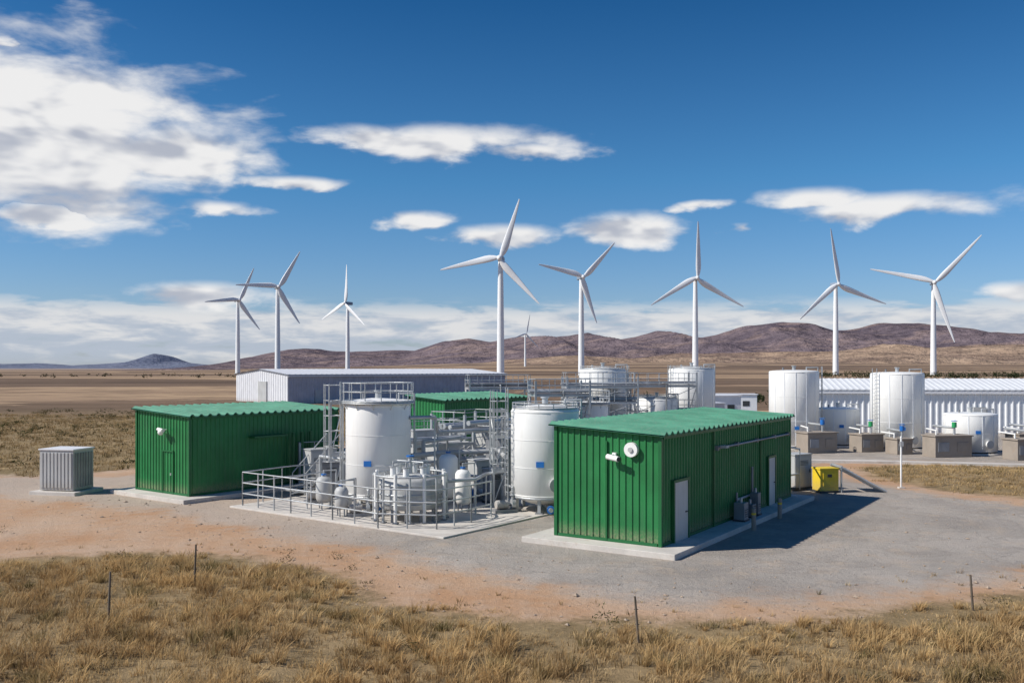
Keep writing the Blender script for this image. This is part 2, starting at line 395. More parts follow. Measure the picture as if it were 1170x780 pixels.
for w_ in(1.3,2.2): k=P(-.05,w_); d.box((k[0],k[1],z0+1.05),(.05,.06,2.1),'green_dk',rz)
k=P(-.05,1.75); d.box((k[0],k[1],z0+2.14),(.05,.96,.07),'green_dk',rz)
k=P(-.1,1.42); d.box((k[0],k[1],z0+1),(.06,.05,.12),'cab',rz)
d.obj('door',e)
d=MB()
k=P(-.04,1.9); k2=P(-.35,1.9); d.cyl((k[0],k[1],3.4),(k2[0],k2[1],3.4),.03,'white',n=8)
d.ball((k2[0],k2[1],3.28),.15,'white',14,8); a=P(-.3,2.2); b_=P(-.42,1.6); d.cyl((a[0],a[1],3.42),(b_[0],b_[1],3.38),.09,'white',n=12)
d.obj('security_camera',e)
d=MB()
a=P(4.6,-.25); d.box((a[0],a[1],2.9),(2.2,.5,.1),'green_dk',rz)
for s_ in(6.2,6.8,7.4): k=P(s_,-.3); d.cyl((k[0],k[1],.2),(k[0],k[1],3.0),.09,'green_dk',n=10)
d.obj('door_canopy',e)
green_building((-4.4,60),(.6,.8),9.0,3.2,4.35,4.6)

def warehouse(name,near,du,L,W,zw,zr,m1,m2,mr,pitch,rp=1.2,rh=.08):
    du=Vector(du).normalized(); dw=Vector((-du.y,du.x)); N=Vector(near)
    def P(s,w): q=N+du*s+dw*w; return (q.x,q.y)
    e=empty(name,(N.x,N.y,0)); w=MB()
    w.ribwall(P(0,0),P(L,0),0,zw,zw,m1,pitch,.1); w.ribwall(P(L,W),P(0,W),0,zw,zw,m1,pitch,.1)
    w.ribwall(P(0,W),P(0,W/2),0,zw,zr,m2,pitch,.1); w.ribwall(P(0,W/2),P(0,0),0,zr,zw,m2,pitch,.1)
    w.ribwall(P(L,0),P(L,W/2),0,zw,zr,m2,pitch,.1); w.ribwall(P(L,W/2),P(L,W),0,zr,zw,m2,pitch,.1)
    w.obj('walls',e)
    r=MB()
    def R(s,ww,z): q=P(s,ww); return (q[0],q[1],z)
    r.ribroof(R(-.3,-.4,zw+.04),R(L+.3,-.4,zw+.04),R(L+.3,W/2,zr+.12),R(-.3,W/2,zr+.12),mr,rp,rh,.12)
    r.ribroof(R(-.3,W/2+.02,zr+.12),R(L+.3,W/2+.02,zr+.12),R(L+.3,W+.4,zw+.04),R(-.3,W+.4,zw+.04),mr,rp,rh,.12)
    r.obj('roof',e)
    tr=MB(); rz=math.atan2(du.y,du.x)
    q=P(L/2,-.25); tr.box((q[0],q[1],zw-.25),(L,.22,.3),'greylt',rz)
    q=P(-.1,W*.45); tr.box((q[0],q[1],2),(.3,4,4),'cab',rz)
    for k in range(5): q=P(L*(.12+.19*k),-.14); tr.box((q[0],q[1],1.3),(1.2,.14,2.6),'cab',rz)
    tr.obj('gutter_and_doors',e)
    return e
warehouse('grey_warehouse',(-39,160),(.8,.6),47,25,5.3,6.15,'greyclad','greylt','greylt',1.0,1.0,.03)
warehouse('white_warehouse',(29.5,93),(.995,-.1),34,9,4.3,5.25,'white2','white2','white2',.6,.6,.035)
def cabin(name,c,size,rz,mat):
    e=MB(); e.box((c[0],c[1],size[2]/2+.15),size,mat,rz); e.box((c[0],c[1],size[2]+.22),(size[0]+.3,size[1]+.3,.12),'greylt',rz)
    d=Vector((math.sin(rz),-math.cos(rz))); u=Vector((math.cos(rz),math.sin(rz)))
    q=Vector(c)+d*(size[1]/2+.02); e.box((q.x,q.y,1.2),(.9,.06,2.0),'door',rz)
    for s_ in(-.3,.32): k=q+u*size[0]*s_; e.box((k.x,k.y,1.7),(.9,.05,.7),'dark',rz)
    for s_ in(-.4,0,.4): k=Vector(c)+u*size[0]*s_; e.box((k.x,k.y,.07),(.4,size[1]*.9,.16),'conc2',rz)
    o=e.obj(name,None,.02); origin(o,(c[0],c[1],0))
cabin('site_cabin',(24,112),(7,3,2.9),.1,'greylt'); cabin('site_cabin',(29,125),(8,3,2.7),-.1,'white2'); cabin('site_cabin',(20,96),(3.5,2.6,2.6),.3,'greyclad')
cabin('site_cabin',(14,101),(5,3,3),.2,'greylt')

# ------------------------------------------------------------------ tanks
def ladder(m,base,top,out,w=.5,cage=True):
    o=Vector((out[0],out[1],0)); s_=Vector((-o.y,o.x,0)); B=Vector(base)+o*.22; T=Vector(top)+o*.22
    for k in(-1,1): m.cyl(B+s_*(k*w/2),T+s_*(k*w/2)+Vector((0,0,1 if cage else .4)),.03,'galv',n=6)
    n=int((T.z-B.z)/.3)
    for i in range(1,n+1):
        z=Vector((0,0,.3*i)); m.cyl(B+s_*(-w/2)+z,B+s_*(w/2)+z,.018,'galv',n=5)
    if cage:
        z=B.z+2.2; rr=.38
        while z<T.z+.9:
            c=(B.x+o.x*rr,B.y+o.y*rr,z); m.ring(c,rr,.018,'galv',14,4); z+=.7
        for k in range(5):
            a=math.atan2(o.y,o.x)+(-1.2+.6*k); x=B.x+o.x*rr+rr*math.cos(a); y=B.y+o.y*rr+rr*math.sin(a)
            m.cyl((x,y,B.z+2.2),(x,y,T.z+.9),.016,'galv',n=4)
def ringrail(m,c,R,z,h=1.0,n=14):
    for i in range(n):
        a=2*math.pi*i/n; x,y=c[0]+R*math.cos(a),c[1]+R*math.sin(a); m.cyl((x,y,z),(x,y,z+h),.025,'galv',n=5)
    for f in(1,.55): m.ring((c[0],c[1],z+h*f),R,.024,'galv',36,5)
    m.ring((c[0],c[1],z+.06),R,.05,'galv',36,4)
def tank(name,c,r,z0,z1,rail=True,platform=True,lad=None,legs=False,dome=.25,seams=3,vpanels=0,manway=True,cage=True):
    e=empty(name,(c[0],c[1],0)); b=MB()
    prof=[(r*.02,z0-(.45 if legs else 0)),(r*.5,z0-(.35 if legs else 0)),(r*.9,z0-.06 if legs else z0),(r,z0+.02),(r,z1-.06),(r*.985,z1)]
    for k in range(1,7):
        a=k/6*math.pi/2; prof.append((r*.985*math.cos(a)+.001,z1+dome*math.sin(a)))
    b.rev(c,prof,'white'); b.obj('shell',e)
    s_=MB()
    for k in range(seams+1):
        z=z0+.08+(z1-z0-.16)*k/seams; w_=.03 if k in(0,seams) else .012
        s_.rev(c,[(r+.003,z-w_),(r+.012,z-w_*.8),(r+.012,z+w_*.8),(r+.003,z+w_)],'white')
    for k in range(vpanels):
        a=2*math.pi*k/vpanels; x,y=c[0]+(r+.008)*math.cos(a),c[1]+(r+.008)*math.sin(a); s_.box((x,y,(z0+z1)/2),(.02,.06,z1-z0-.2),'white2',a)
    s_.obj('seams',e)
    f=MB()
    if legs:
        for k in range(6):
            a=2*math.pi*k/6+.3; x,y=c[0]+r*.86*math.cos(a),c[1]+r*.86*math.sin(a)
            f.box((x,y,z0/2+.05),(.14,.14,z0+.2),'galv',a); f.box((x,y,.09),(.34,.34,.05),'steel',a)
        f.ring((c[0],c[1],z0-.02),r*.97,.07,'galv',40,6)
        f.cyl((c[0],c[1],z0-.3),(c[0],c[1],.25),.12,'galv',n=12); f.cyl((c[0],c[1],.3),(c[0]+.2,c[1]-r-.3,.3),.1,'galv',n=10)
        f.cyl((c[0]+.2,c[1]-r-.1,.3),(c[0]+.2,c[1]-r-.22,.3),.18,'blue',n=14)
    else:
        f.rev(c,[(r+.3,-.05),(r+.3,.12),(r-.1,.125)],'conc')
    f.cyl((c[0],c[1],z1+dome*.8),(c[0],c[1],z1+dome+.3),.14,'galv',n=14); f.cyl((c[0],c[1],z1+dome+.3),(c[0],c[1],z1+dome+.36),.2,'galv',n=14)
    f.cyl((c[0]-r*.45,c[1],z1),(c[0]-r*.45,c[1],z1+dome+.2),.07,'steel',n=10)
    f.path([(c[0]+r*.6,c[1]+.5,z1),(c[0]+r*.6,c[1]+.5,z1+dome+.2),(c[0]+r*1.08,c[1]+.5,z1+dome+.2),(c[0]+r*1.08,c[1]+.5,.3)],.05,'galv')
    if manway:
        a=math.radians(-75); x0,y0=c[0]+r*.98*math.cos(a),c[1]+r*.98*math.sin(a); x1,y1=c[0]+(r+.12)*math.cos(a),c[1]+(r+.12)*math.sin(a)
        f.cyl((x0,y0,z0+.6),(x1,y1,z0+.6),.26,'white',n=20); f.cyl((x1,y1,z0+.6),(x1+.04*math.cos(a),y1+.04*math.sin(a),z0+.6),.31,'cab',n=20)
    # small nameplate and gauge line
    a=math.radians(-100); x1,y1=c[0]+(r+.02)*math.cos(a),c[1]+(r+.02)*math.sin(a); f.box((x1,y1,z0+1.5),(.03,.35,.25),'blue',a)
    f.obj('fittings',e)
    if platform or rail:
        g=MB()
        if platform:
            g.rev(c,[(r*.9,z1+.06),(r+.16,z1+.06),(r+.16,z1-.0),(r*.99,z1-.0)],'galv',48)
            for k in range(12):
                a=2*math.pi*k/12; g.cyl((c[0]+(r+.14)*math.cos(a),c[1]+(r+.14)*math.sin(a),z1),(c[0]+r*math.cos(a),c[1]+r*math.sin(a),z1-.25),.02,'galv',n=5)
        if rail: ringrail(g,c,r+(.12 if platform else -.08),z1+(.05 if platform else .02),.9 if platform else .3)
        g.obj('top_guardrail',e)
    if lad is not None:
        l=MB(); a=math.radians(lad); o=(math.cos(a),math.sin(a))
        ladder(l,(c[0]+r*o[0],c[1]+r*o[1],0),(c[0]+r*o[0],c[1]+r*o[1],z1),o,cage=cage); l.obj('ladder',e)
    return e
tank('storage_tank',(-6.2,42.6),1.5,.7,4.85,lad=188,legs=True,dome=.25)
tank('storage_tank',(1.5,41.8),1.55,.75,4.6,lad=192,legs=True,dome=.22,platform=False,rail=True)
tank('storage_tank',(7.4,75),1.9,.2,6.3,platform=False,rail=True,lad=-20,vpanels=10,cage=False)
tank('storage_tank',(16.6,85),2.1,.2,6.35,platform=False,rail=True,lad=200,vpanels=10,cage=False)
tank('storage_tank',(23.0,75),1.97,.2,6.2,platform=False,rail=False,lad=-10,vpanels=14,dome=.12,cage=False)
tank('storage_tank',(31.0,74),2.02,.2,6.05,platform=False,rail=False,lad=200,vpanels=14,dome=.12,cage=False)
tank('low_storage_tank',(27.3,77),1.75,.2,3.1,platform=False,rail=False,dome=.12,seams=2,vpanels=12)
tank('low_storage_tank',(34.9,70),1.87,.2,3.0,platform=False,rail=False,dome=.12,seams=2,vpanels=12)
tank('low_storage_tank',(12.6,80),1.8,.2,3.8,platform=False,rail=True,dome=.2,seams=2)
tank('low_storage_tank',(5.6,66),1.3,.2,3.9,platform=True,rail=True,dome=.2,seams=2)

# ------------------------------------------------------------------ process area slab
d=MB(); u=Vector((-.8,.6)); v=Vector((.6,.8)); o0=Vector((-2.6,34.9))
def S(a,b): q=o0+u*a+v*b; return (q.x,q.y)
c=S(6.6,9.2); d.box((c[0],c[1],0),(13.2,18.4,.14),'conc',math.atan2(u.y,u.x)); origin(d.obj('concrete_pad',None,.02),(c[0],c[1],0))
C=(-4.35,39.3); e=empty('steel_vessel_skid',(C[0],C[1],0)); d=MB()
d.rev(C,[(.01,.55),(1.2,.55),(1.32,.62),(1.32,1.75),(1.25,1.85),(.5,1.98),(.01,2.0)],'cab',40)
for z in(.8,1.2,1.6): d.rev(C,[(1.325,z-.03),(1.36,z-.02),(1.36,z+.02),(1.325,z+.03)],'galv',40)
d.obj('vessel',e)
d=MB()
for k in range(16):
    a=2*math.pi*k/16+.1; x,y=C[0]+1.55*math.cos(a),C[1]+1.55*math.sin(a)
    d.cyl((x,y,.08),(x,y,2.1 if k%2 else 1.95),.075 if k%2 else .05,'white' if k%2 else 'galv',n=10); d.box((x,y,.1),(.22,.22,.04),'steel',a)
d.ring((C[0],C[1],1.98),1.55,.05,'galv',36,6); d.ring((C[0],C[1],1.0),1.55,.035,'galv',36,6)
for k in range(6):
    a=2*math.pi*k/6+.4; x,y=C[0]+.75*math.cos(a),C[1]+.75*math.sin(a)
    d.cyl((x,y,1.85),(x,y,2.3),.13,'white',n=12); d.cyl((x,y,2.3),(x,y,2.34),.18,'galv',n=12)
    d.path([(x,y,2.34),(x,y,2.5),(C[0],C[1],2.5)],.035,'galv',6)
d.cyl((C[0],C[1],1.9),(C[0],C[1],2.7),.1,'galv',n=10); d.cyl((C[0],C[1],2.7),(C[0],C[1],2.76),.17,'blue',n=12)
for k in range(5):
    a=-2.6+.5*k; x,y=C[0]+1.25*math.cos(a),C[1]+1.25*math.sin(a); d.cyl((x,y,.07),(x,y,.6),.06,'steel',n=8)
d.obj('pipework',e)
for i,(x,y,r,h) in enumerate([(-7.4,39.9,.3,1.3),(-2.2,41.2,.35,1.9),(-8.6,42.0,.36,1.5),(-3.0,43.2,.45,2.4)]):
    d=MB(); d.rev((x,y),[(.01,.35),(r*.8,.4),(r,.55),(r,h-.15),(r*.75,h),(.01,h+.08)],'cab' if i%2==0 else 'white',20)
    for k in range(3):
        a=2.1*k+.4; d.cyl((x+r*.8*math.cos(a),y+r*.8*math.sin(a),.07),(x+r*.8*math.cos(a),y+r*.8*math.sin(a),.6),.03,'steel',n=6)
    d.path([(x,y,h),(x,y,h+.3),(x+.5,y+.3,h+.3),(x+.5,y+.3,.3)],.035,'galv',6); d.cyl((x,y,h+.1),(x,y,h+.16),.12,'blue',n=10)
    origin(d.obj('pressure_vessel'),(x,y,0))
d=MB()
handrail(d,[(-12.6,43.0,.07),(-9.8,40.7,.07),(-7.6,38.9,.07),(-5.4,37.0,.07),(-3.0,36.6,.07),(-1.7,38.2,.07),(-.9,39.6,.07)],1.55,r=.034,step=1.25,rails=(1,.68,.36))
handrail(d,[(-12.6,43.0,.07),(-11.3,45.2,.07),(-9.6,47.4,.07)],1.55,r=.034,step=1.25,rails=(1,.68,.36))
handrail(d,[(-9.8,40.7,.07),(-8.9,43.2,.07)],1.55,r=.034,step=1.25,rails=(1,.55))
handrail(d,[(-7.6,38.9,.07),(-6.9,40.6,.07)],1.55,r=.034,step=1.0,rails=(1,.55))
origin(d.obj('guard_railing'),(-7,40,0))

def frame_tower(name,x,y,w,dp,h,levels,rz,brace=True,pipes=0,deck=True,rail=True,steel='galv',post=.13):
    m=MB(); co,si=math.cos(rz),math.sin(rz)
    def Q(a,b,z): return (x+a*co-b*si,y+a*si+b*co,z)
    for a in(0,w):
        for b in(0,dp): q=Q(a,b,h/2); m.box(q,(post,post,h),steel,rz); q=Q(a,b,.1); m.box(q,(.3,.3,.05),steel,rz)
    for z in levels:
        for b in(0,dp): q=Q(w/2,b,z); m.box(q,(w-post-.01,.08,.14),steel,rz)
        for a in(0,w): q=Q(a,dp/2,z); m.box(q,(.08,dp-post-.01,.14),steel,rz)
        if deck: q=Q(w/2,dp/2,z+.1); m.box(q,(w+.1,dp+.1,.035),'steel',rz)
        if rail:
            pts=[Q(0,0,z+.12),Q(w,0,z+.12),Q(w,dp,z+.12),Q(0,dp,z+.12),Q(0,0,z+.12)]
            handrail(m,pts,1.0,r=.024,step=1.0)
    if brace:
        zz=[.2]+list(levels)
        for a_,b_ in zip(zz[:-1],zz[1:]):
            m.cyl(Q(0,0,a_),Q(w,0,b_),.03,steel,n=5); m.cyl(Q(0,0,a_),Q(0,dp,b_),.03,steel,n=5); m.cyl(Q(w,dp,a_),Q(w,0,b_),.03,steel,n=5)
    for k in range(pipes):
        z=levels[k%len(levels)]+.28; b=dp*(.15+.75*random.random()); r=random.choice([.06,.09,.13,.16])
        m.cyl(Q(-.3,b,z+r-.1),Q(w+.3,b,z+r-.1),r,random.choice(['galv','steel','galv','cab']),n=12)
        if random.random()<.6: m.path([Q(w*random.random(),b,z),Q(w*.5,b,z),Q(w*.5,-.2,z),Q(w*.5,-.2,.3)],.06,'galv',8)
    o=m.obj(name); origin(o,(x,y,0)); return o
frame_tower('access_tower',-8.45,42.9,.55,1.0,4.9,[2.4,4.85],.2,deck=False,rail=False,brace=True,post=.08)
frame_tower('access_tower',-.85,42.6,.55,.9,4.6,[1.7,3.3,4.5],.2,post=.09,rail=False,deck=False)
frame_tower('pipe_rack',-4.9,46.6,3.6,2.2,3.2,[1.3,2.5],.65,pipes=7,deck=False,rail=False)
frame_tower('pipe_rack',-2.6,50.6,3.8,2.5,3.9,[1.5,2.9],.9,pipes=9,deck=False,rail=True)
frame_tower('pipe_rack',-5.8,52.6,3.4,2.2,3.2,[1.4,2.3],.65,pipes=8,deck=True,rail=True)
frame_tower('pipe_rack',-11.6,50.2,3.5,1.8,2.4,[1.3],.65,pipes=5,deck=True,rail=True)
frame_tower('pipe_rack',4.2,70,5.5,2.5,5.8,[2.0,3.8,5.0],.1,pipes=9,rail=True)
frame_tower('pipe_rack',10.4,78,5.5,2.0,6.1,[2.6,4.9],.15,pipes=8,rail=True)
frame_tower('pipe_rack',1.6,62,3.8,2.2,5.6,[2.2,4.6],.2,pipes=8,rail=True)
frame_tower('pipe_rack',-3.4,74,5,2.2,5.6,[2.2,4.8],.2,pipes=8,rail=True)
d=MB(); x0,y0=-10.9,47.0; dx,dy=.6,.8
for i in range(9):
    z=.2+i*.2; d.box((x0+dx*.26*i,y0+dy*.26*i,z),(.28,.95,.04),'galv',math.atan2(dy,dx))
nrm=Vector((-dy,dx))
for k in(-.5,.5):
    a=Vector((x0+nrm.x*k,y0+nrm.y*k,.1)); b_=a+Vector((dx*.26*9,dy*.26*9,1.9)); d.cyl(a,b_,.05,'galv',n=6)
    d.cyl(a+Vector((0,0,1)),b_+Vector((0,0,1)),.028,'galv',n=6)
    for f in(0,.33,.66,1): p_=a+(b_-a)*f; d.cyl(p_,p_+Vector((0,0,1)),.025,'galv',n=5)
origin(d.obj('steel_staircase'),(x0,y0,0))

def cabinet(x,y,w,dp,h,rz,mat='cab',name='control_cabinet',vents=True):
    m=MB(); m.box((x,y,.07+h/2+.1),(w,dp,h),mat,rz); m.box((x,y,.12),(w+.08,dp+.08,.1),'dark',rz)
    m.box((x,y,h+.2),(w+.08,dp+.08,.05),mat,rz)
    fx,fy=math.sin(rz),-math.cos(rz); ux,uy=math.cos(rz),math.sin(rz)
    n=max(1,int(w/.7))
    for k in range(n):
        a=(-.5+(k+.5)/n)*w; px_,py_=x+ux*a+fx*(dp/2+.012),y+uy*a+fy*(dp/2+.012)
        m.box((px_,py_,.17+h/2),(w/n-.06,.024,h-.16),mat,rz)
        m.box((px_+fx*.03+ux*(w/n*.36),py_+fy*.03+uy*(w/n*.36),.17+h*.5),(.04,.04,.18),'dark',rz)
        if vents:
            for j in range(4): m.box((px_+fx*.018,py_+fy*.018,.3+h*.62+j*.07),(w/n*.55,.02,.03),'dark',rz)
    o=m.obj(name,None,.012); origin(o,(x,y,0)); return o
cabinet(-.9,43.9,.8,.6,1.5,.65,'steel'); cabinet(-1.5,46.2,1.2,.8,1.7,.65,'cab'); cabinet(-2.9,45.0,.9,.7,1.2,.65,'cab')
cabinet(-3.7,49.3,1.6,1.2,2.3,.65,'cab'); cabinet(-.4,48.3,1.4,1.4,2.6,.65,'steel'); cabinet(-5.0,50.3,1.4,1.0,2.9,.65,'cab'); cabinet(-1.0,55,2.4,1.6,2.9,.65,'cab')
cabinet(-9.2,46.0,1.0,.7,1.6,.65,'steel'); cabinet(-10.2,48.8,1.5,1.0,2.0,.65,'cab'); cabinet(-8.2,46.8,1.2,.9,2.0,.65,'cab')
def pump(x,y,rz,s=1.0,mc='blue',mb='galv'):
    m=MB(); co,si=math.cos(rz),math.sin(rz)
    def Q(a,b,z): return (x+(a*co-b*si)*s,y+(a*si+b*co)*s,.07+z*s)
    m.box(Q(0,0,.08),(1.2*s,.5*s,.14*s),'steel',rz); m.cyl(Q(-.5,0,.38),Q(.1,0,.38),.2*s,mc,n=18)
    for k in range(6): m.cyl(Q(-.45+k*.09,0,.38),Q(-.43+k*.09,0,.38),.225*s,mc,n=18)
    m.cyl(Q(.1,0,.38),Q(.3,0,.38),.07*s,'steel',n=10); m.cyl(Q(.3,0,.38),Q(.48,0,.38),.24*s,mb,n=18)
    m.path([Q(.4,0,.38),Q(.4,0,1.2),Q(.4,.9,1.2)],.07*s,mb,10); m.cyl(Q(.4,0,.8),Q(.4,0,.86),.14*s,mb,n=12)
    m.cyl(Q(.25,0,.98),Q(.55,0,.98),.03*s,mc,n=6); m.ring(Q(.4,-.02,1.0),.12*s,.015,mc,14,4)
    o=m.obj('pump'); origin(o,(x,y,0))
pump(-6.6,39.9,.2,.9,'cab'); pump(-1.9,44.0,.9); pump(-3.9,44.6,.5,1.2); pump(-.3,41.0,.4,.9,'cab'); pump(-5.2,46.0,.5,1.3); pump(-9.3,43.9,.5,1.0,'cab')
d=MB()
for pts,r,mt in [
 ([(-4.7,42.3,4.2),(-3.6,42.8,4.2),(-3.6,44.5,3.4),(.0,46.6,3.4),(.6,43,3.4)],.09,'galv'),
 ([(-4.7,42.8,2.4),(-3.2,44.5,2.4),(-.6,45.2,2.4),(-.3,42.3,2.4)],.12,'cab'),
 ([(-3.1,39.6,1.6),(-1.6,40.4,1.6),(-1.2,42.5,1.6),(-.4,43.2,1.6),(-.4,43.2,.5)],.08,'galv'),
 ([(-4.4,40.9,1.3),(-4.2,43.6,1.3),(-4.2,43.6,3.0),(-2.6,46,3.0)],.1,'cab'),
 ([(-7.6,42.9,2.2),(-9.3,44.6,2.2),(-9.3,44.6,.4),(-11.8,46.4,.4)],.08,'galv'),
 ([(-5.0,43.8,.45),(-2.4,45.6,.45),(.6,43.3,.45)],.14,'white'),
 ([(2.6,42.9,.6),(3.6,45,.6),(3.6,45,2.9),(.2,50,2.9)],.1,'galv'),
 ([(-2.2,46.4,3.7),(1.9,52,3.7),(5.4,66,3.7)],.13,'galv'),
 ([(-2.7,46.8,3.3),(1.4,52.4,3.3),(4.9,66.4,3.3)],.08,'steel'),
 ([(14.0,47.4,.9),(15.2,48.6,.9),(15.2,48.6,2.2),(13.4,46.2,2.6)],.05,'galv')]:
    d.path(pts,r,mt,10)
    for p_ in pts[1:-1]:
        if p_[2]>1: d.cyl((p_[0],p_[1],.05),p_,.045,'galv',n=6)
origin(d.obj('process_piping'),(-3,44,0))

def louvre_unit(x,y,w,dp,h,rz):
    e=empty('louvred_equipment_cabinet',(x,y,0)); s_=MB(); s_.box((x,y,.08),(w+.7,dp+.7,.2),'conc',rz); s_.obj('plinth',e,.02)
    m=MB(); m.box((x,y,.22+h/2),(w,dp,h),'cab',rz); m.box((x,y,h+.25),(w+.1,dp+.1,.07),'greylt',rz)
    fx,fy=math.sin(rz),-math.cos(rz); ux,uy=math.cos(rz),math.sin(rz)
    for k in range(9):
        a=(-.5+(k+.5)/9)*w*.96; m.box((x+ux*a+fx*(dp/2+.02),y+uy*a+fy*(dp/2+.02),.22+h/2),(w/9*.6,.06,h-.25),'cab',rz)
    for k in range(7):
        a=(-.5+(k+.5)/7)*dp*.92
        m.box((x-fx*a+ux*(w/2+.02),y-fy*a+uy*(w/2+.02),.22+h/2),(.05,dp/7*.5,h-.3),'steel',rz)
    m.obj('housing',e,.01)
louvre_unit(-23.2,47.9,1.95,1.6,2.05,-.2)

d=MB(); d.box((16.4,48.1,.66),(1.05,.8,1.1),'yellow',.2); d.box((16.4,48.1,1.25),(1.12,.87,.08),'yellow',.2); d.box((16.4,48.1,.06),(1.1,.85,.1),'dark',.2)
d.box((16.47,47.69,.7),(.7,.03,.7),'yellow',.2); d.box((16.48,47.66,.9),(.25,.03,.16),'dark',.2); origin(d.obj('yellow_equipment_box',None,.02),(16.4,48.1,0))
cabinet(15.2,49.2,1.3,1.0,1.7,.55,'cab','transformer_cabinet')
d=MB()
for i in range(13):
    f=i/12; x=17.2+2.2*f; z=1.25*(1-f)+.08; d.box((x,48.6,z),(.05,1.5,.12),'galv',0)
for yy in(47.85,49.35): d.cyl((17.1,yy,1.33),(19.5,yy,.05),.05,'galv',n=8); d.cyl((17.15,yy,0),(17.15,yy,1.33),.05,'galv',n=8)
origin(d.obj('steel_ramp'),(18.2,48.6,0))
d=MB(); d.cyl((21.0,49.6,0),(21.0,49.6,2.75),.05,'white',n=10); d.ball((21,49.6,2.75),.06,'white'); d.box((21,49.6,.03),(.3,.3,.08),'conc'); d.box((21,49.53,2.4),(.18,.08,.25),'cab'); origin(d.obj('marker_post'),(21,49.6,0))
for x,y,w,h,rz in[(23.4,70.6,2.6,1.5,.3),(27.6,71.6,2.0,1.3,.3),(31.9,67.4,3.0,1.5,.2),(36.2,65.2,2.0,1.4,.2),(38.6,69,2.4,1.5,.2),(29.3,69.6,1.3,1.1,.2)]:
    m=MB(); m.box((x,y,h/2),(w,1.5,h),'conc2',rz); m.box((x,y,h+.05),(w+.16,1.66,.1),'conc2',rz)
    fx,fy=math.sin(rz),-math.cos(rz); ux,uy=math.cos(rz),math.sin(rz)
    for a in(-.28,.25): m.box((x+ux*a*w+fx*.77,y+uy*a*w+fy*.77,h*.5),(w*.3,.05,h*.45),'steel' if a<0 else 'conc2',rz)
    m.path([(x+ux*.2*w,y+uy*.2*w,h+.1),(x+ux*.2*w,y+uy*.2*w,h+.6),(x+.2,y+1.8,h+.6),(x+.2,y+2.6,h+.6)],.09,'galv',10)
    m.cyl((x+ux*.2*w,y+uy*.2*w,h+.62),(x+ux*.2*w,y+uy*.2*w,h+1.0),.17,random.choice(['vgreen','blue','vgreen']),n=12); m.ring((x+ux*.2*w,y+uy*.2*w,h+1.1),.2,.03,'blue',14,5)
    m.path([(x-ux*.3*w,y-uy*.3*w,h+.1),(x-ux*.3*w,y-uy*.3*w,h+.4),(x-.5,y+2.2,h+.4)],.06,'white',8)
    origin(m.obj('concrete_pump_housing',None,.02),(x,y,0))
d=MB()
pts=[(20.5,63.4),(26,62.6),(34,60.4),(44,57.2),(58,52.5)]
for a,b_ in zip(pts[:-1],pts[1:]):
    L=math.dist(a,b_); d.box(((a[0]+b_[0])/2,(a[1]+b_[1])/2,.06),(L,.9,.2),'conc',math.atan2(b_[1]-a[1],b_[0]-a[0]))
origin(d.obj('concrete_kerb'),(30,61,0))

# ------------------------------------------------------------------ wind turbines
def turbine(x,y,hub,bl,phase,yaw):
    zb=float(hfield(np.array([x]),np.array([y]),np.array([0.0]))[0])
    e=empty('wind_turbine',(x,y,zb)); k=hub/80.0
    t_=MB(); prof=[(2.7*k,zb-.5),(2.55*k,zb+1),(2.3*k,zb+hub*.4),(1.95*k,zb+hub*.75),(1.6*k,zb+hub-1.4*k)]
    t_.rev((x,y),prof,'turb',24)
    t_.rev((x,y),[(4*k,zb-.5),(4*k,zb+.4),(2*k,zb+.42)],'conc2',24); t_.obj('tower',e)
    ya=math.radians(yaw); n=Vector((math.sin(ya),-math.cos(ya),0)); r_=Vector((math.cos(ya),math.sin(ya),0)); up=Vector((0,0,1))
    top=Vector((x,y,zb+hub))
    nm=MB(); secs=[(-6.5,1.1,1.1),(-6,1.9,1.8),(1.8,2.0,1.9),(3.0,1.5,1.5)]; vs=[]
    for s_,a,b_ in secs:
        c=top+n*(s_*k)
        for i in range(16):
            th=2*math.pi*i/16; cc,ss=math.cos(th),math.sin(th); q=.5
            vs.append(c+r_*(a*k*math.copysign(abs(cc)**q,cc))+up*(b_*k*math.copysign(abs(ss)**q,ss)))
    fs=[(j*16+i,j*16+(i+1)%16,(j+1)*16+(i+1)%16,(j+1)*16+i) for j in range(3) for i in range(16)]+[tuple(range(16)),tuple(range(48,64))]
    nm.add(vs,fs,'nac'); nm.obj('nacelle',e)
    hb=MB(); hc=top+n*(4.3*k); hb.cyl(top+n*(2.9*k),hc+n*(.6*k),1.9*k,'nac',n=20); hb.cyl(hc+n*(.6*k),hc+n*(1.9*k),1.9*k,'turb',r1=.4*k,n=20); hb.obj('hub',e)
    for j in range(3):
        ph=math.radians(phase+120*j); dd=up*math.cos(ph)+r_*math.sin(ph); ch=n.cross(dd)
        bm=MB(); vs=[]; N_=14; K=10
        for i in range(N_+1):
            f=i/N_; s_=1.0*k+f*bl
            if f<.06: c_,th=2.1*k,1.9*k
            else:
                g=(f-.06)/.94; c_=(4.9*(1-g)**.75*(1-.15*g)+.7)*k*smooth(-.25,.16,g); th=c_*(.42-.26*min(1,g*2.5)) 
            tw=math.radians(16*(1-f)**2); cx=ch*math.cos(tw)+n*math.sin(tw); tx=n*math.cos(tw)-ch*math.sin(tw)
            cen=hc+dd*s_+cx*(-.22*c_)+n*(1.4*k*f*f)
            for q in range(K):
                a=2*math.pi*q/K; vs.append(cen+cx*(c_*.5*math.cos(a))+tx*(th*.5*math.sin(a)))
        fs=[(a*K+i,a*K+(i+1)%K,(a+1)*K+(i+1)%K,(a+1)*K+i) for a in range(N_) for i in range(K)]
        bm.add(vs,fs,'turb',True); bm.add(vs[-K:],[tuple(range(K))],'turb'); bm.obj('blade',e)
